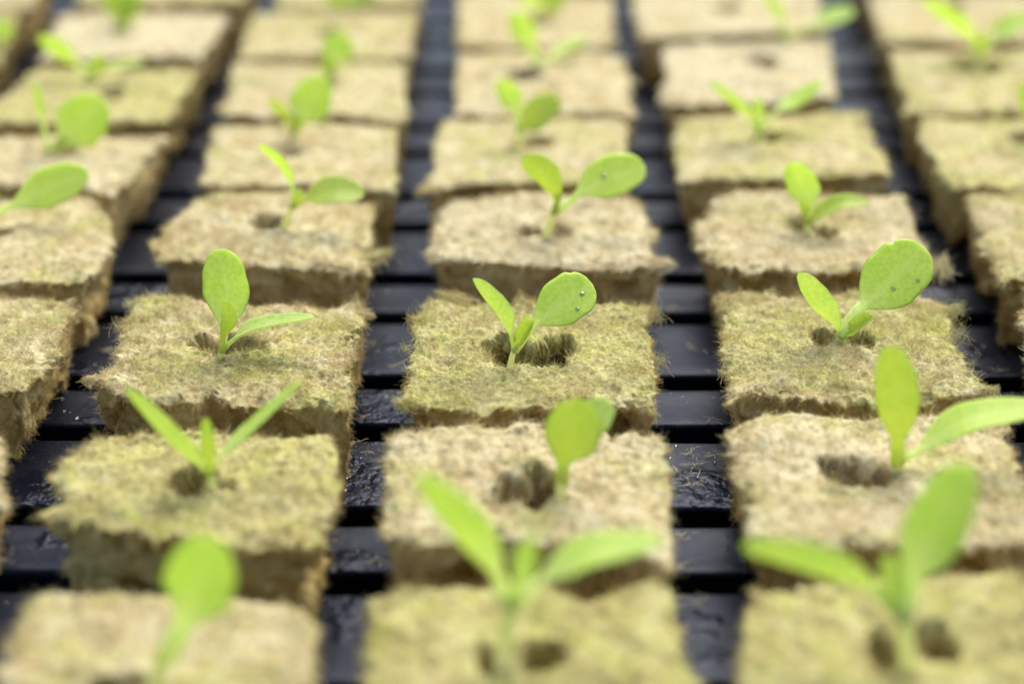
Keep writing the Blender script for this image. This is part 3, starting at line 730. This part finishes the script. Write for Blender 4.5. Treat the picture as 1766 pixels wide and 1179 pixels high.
seedling('dark green blurred seedling on the stained cube in the upper left corner', (-8, 84), (-4, 66), 14, [
    (((4, 55), (16, 40)), 'lime', 34, dict(roll=10, pet=.1, dy=-2, petw=12)),
    (((-20, 50), (-35, 30)), 'green', 34, dict(roll=10, pet=.1, dy=2, petw=12))])
# second row
seedling('seedling with narrow leaves in a wide V, beside the round dark pit', (366, 838), (362, 812), 13, [
    (((335, 790), (282, 735), (218, 668)), 'lime', 30, dict(roll=50, pet=.18, kind='strap', dy=-2, petw=13)),
    (((385, 782), (440, 730), (520, 656)), 'green', 21, dict(roll=58, pet=.28, kind='strap', dy=3, petw=10)),
    (((358, 775), (355, 720)), 'yellow', 26, dict(roll=20, pet=.15, kind='strap', dy=-3, petw=16, **TL))])
seedling('blurred seedling with a broad yellow-green leaf overlapping a second, on the wide torn pit', (968, 848), (968, 822), 18, [
    (((975, 780), (992, 735), (1008, 690)), 'yellow', 98, dict(roll=8, pet=.10, kind='spoon', dy=-1, cup=.12, petw=24)),
    (((985, 770), (1018, 728), (1052, 690)), 'lime', 66, dict(roll=20, pet=.22, kind='oval', dy=6, petw=14))])
seedling('blurred seedling with a tall upright leaf and a long leaf running off right', (1546, 806), (1548, 792), 18, [
    (((1548, 740), (1545, 665), (1536, 596)), 'yellow', 74, dict(roll=12, pet=.10, kind='oval', dy=-2, petw=26)),
    (((1590, 772), (1670, 722), (1810, 700)), 'green', 52, dict(roll=42, pet=.22, kind='oval', dy=1, petw=13))])
# nearest row
seedling('large blurred seedling with a single paddle-shaped leaf, nearest at lower left', (266, 1178), (286, 1128), 26, [
    (((318, 1070), (345, 1000), (358, 922)), 'green', 124, dict(roll=8, pet=.24, kind='oval', dy=0, cup=.1, petw=38)),])
seedling('large blurred seedling with pale stalk and two spread leaves, nearest in the middle', (868, 1150), (880, 1040), 27, [
    (((850, 975), (800, 900), (722, 818)), 'green', 64, dict(roll=30, pet=.14, kind='oval', dy=0, petw=28)),
    (((935, 1000), (1010, 955), (1140, 930)), 'green', 58, dict(roll=40, pet=.24, kind='oval', dy=2, petw=24)),
    (((900, 985), (916, 928)), 'lime', 42, dict(roll=20, pet=.12, kind='oval', dy=-3, petw=26, **TL))], pre=((872, 1090),))
seedling('large blurred seedling with tall green leaf and long leaf pointing left, nearest at right', (1566, 1150), (1558, 1060), 26, [
    (((1500, 1010), (1400, 965), (1280, 938)), 'lime', 52, dict(roll=45, pet=.18, kind='oval', dy=-2, petw=26)),
    (((1578, 985), (1620, 900), (1672, 798)), 'green', 104, dict(roll=15, pet=.16, kind='oval', dy=2, cup=.12, petw=34)),
    (((1545, 1020), (1532, 955)), 'lime', 40, dict(roll=20, pet=.15, kind='oval', dy=-1, petw=26, **TL))])

# ------------------------------------------------------------------ water
def lens_verts(c, N, rx, h, org, seg=14, rings=5):
    a = N.orthogonal().normalized(); b = N.cross(a); V = [c + N * h - org]; F = []
    for r_ in range(1, rings + 1):
        f = r_ / rings
        for k in range(seg):
            an = 2 * math.pi * k / seg
            V.append(c + (a * math.cos(an) + b * math.sin(an)) * rx * math.sin(f * math.pi / 2) + N * (h * math.cos(f * math.pi / 2) - (0.00006 if r_ == rings else 0)) - org)
    for k in range(seg): F.append((0, 1 + k, 1 + (k + 1) % seg))
    for r_ in range(rings - 1):
        for k in range(seg):
            p = 1 + r_ * seg + k; q = 1 + r_ * seg + (k + 1) % seg
            F.append((p, p + seg, q + seg, q))
    p0 = 1 + (rings - 1) * seg; F.append(tuple(p0 + k for k in range(seg))[::-1])
    return V, F
bpy.context.view_layer.update()
dg = bpy.context.evaluated_depsgraph_get()
drops = [((1004, 507), .00045, 'largest water drop near the tip of the round centre leaf'),
         ((996, 533), .00040, 'water drop low on the edge of the round centre leaf'),
         ((1541, 498), .00048, 'water drop low in the middle of the largest leaf'),
         ((1583, 484), .00040, 'water drop near the right edge of the largest leaf'),
         ((1042, 305), .00060, 'blurred water drop on the wide leaf of the fourth-row centre seedling')]
for (p, r_, lab) in drops:
    d = ray(*p).normalized()
    ok, loc, nor, _i, ob, _m = sc.ray_cast(dg, CAM, d)
    if ok and ob.name.startswith(('cotyledon', 'true_leaf')):
        if nor.dot(d) > 0: nor = -nor
        V, F = lens_verts(loc, nor, r_ * .9, r_ * 0.34, loc)
        o = mesh_np('water_drop', [tuple(v) for v in V], F, M_WAT); o.location = loc
        o['label'] = lab; o['category'] = 'water drop'; o['group'] = 'water drops on the leaves'
rs = random.Random(5); V, F = [], []
for _ in range(1500):
    x = rs.uniform(-.09, .09); y = rs.uniform(.20, .40); r_ = rs.uniform(.00008, .0003) * (1.6 if rs.random() < .1 else 1)
    if not any(a + .0012 < y < b_ - .0012 for a, b_ in slats): continue
    v, f = lens_verts(Vector((x, y, -.00003)), Vector((0, 0, 1)), r_, r_ * .55, Vector((0, 0, 0)), 8, 3)
    F += [tuple(i + len(V) for i in q) for q in f]; V += [tuple(q) for q in v]
o = mesh_np('water_droplets', V, F, M_WAT)
o['kind'] = 'stuff'; o['label'] = 'fine water droplets beaded on the black tray bars'; o['category'] = 'water droplets'

# loose wool crumbs and broken strands fallen on the bars
def loose(seed, n_clump, name):
    rng = np.random.default_rng(seed); NP = 5; pos = []
    for _ in range(n_clump):
        px_, py_ = rng.choice([650, 1190, 170, 1700, 1215, 640, 600]) + rng.normal(0, 22), rng.uniform(430, 1050)
        c = onz(px_, py_, 0)
        if not any(a + .001 < c.y < b_ - .001 for a, b_ in slats): continue
        for k in range(int(rng.integers(1, 9))):
            an = rng.uniform(0, 2 * np.pi); L_ = rng.uniform(.0005, .0022); q = np.array([c.x, c.y, 0.00004]) + np.r_[rng.normal(0, .0004, 2), abs(rng.normal(0, .00012))]
            st = [q]
            for j in range(NP - 1):
                an += rng.normal(0, .35); q = q + np.array([math.cos(an), math.sin(an), rng.normal(.02, .06)]) * L_ / (NP - 1); q[2] = max(q[2], 0.00002); st.append(q)
            pos.append(st)
    pos = np.array(pos, dtype=np.float32)
    hc = bpy.data.hair_curves.new(name); hc.add_curves([NP] * len(pos))
    hc.attributes['position'].data.foreach_set('vector', pos.ravel())
    ra = hc.attributes.get('radius') or hc.attributes.new('radius', 'FLOAT', 'POINT')
    ra.data.foreach_set('value', np.full(len(pos) * NP, 3.2e-5, dtype=np.float32))
    hc.materials.append(M_FIB); h = bpy.data.objects.new(name, hc); col.objects.link(h)
    h['kind'] = 'stuff'; h['label'] = 'loose rockwool strands fallen on the black tray bars'; h['category'] = 'loose fibres'; h.color = (.2, .6, .3, 1)
loose(3, 110, 'fibre_debris')

print('built', len(bpy.data.objects))
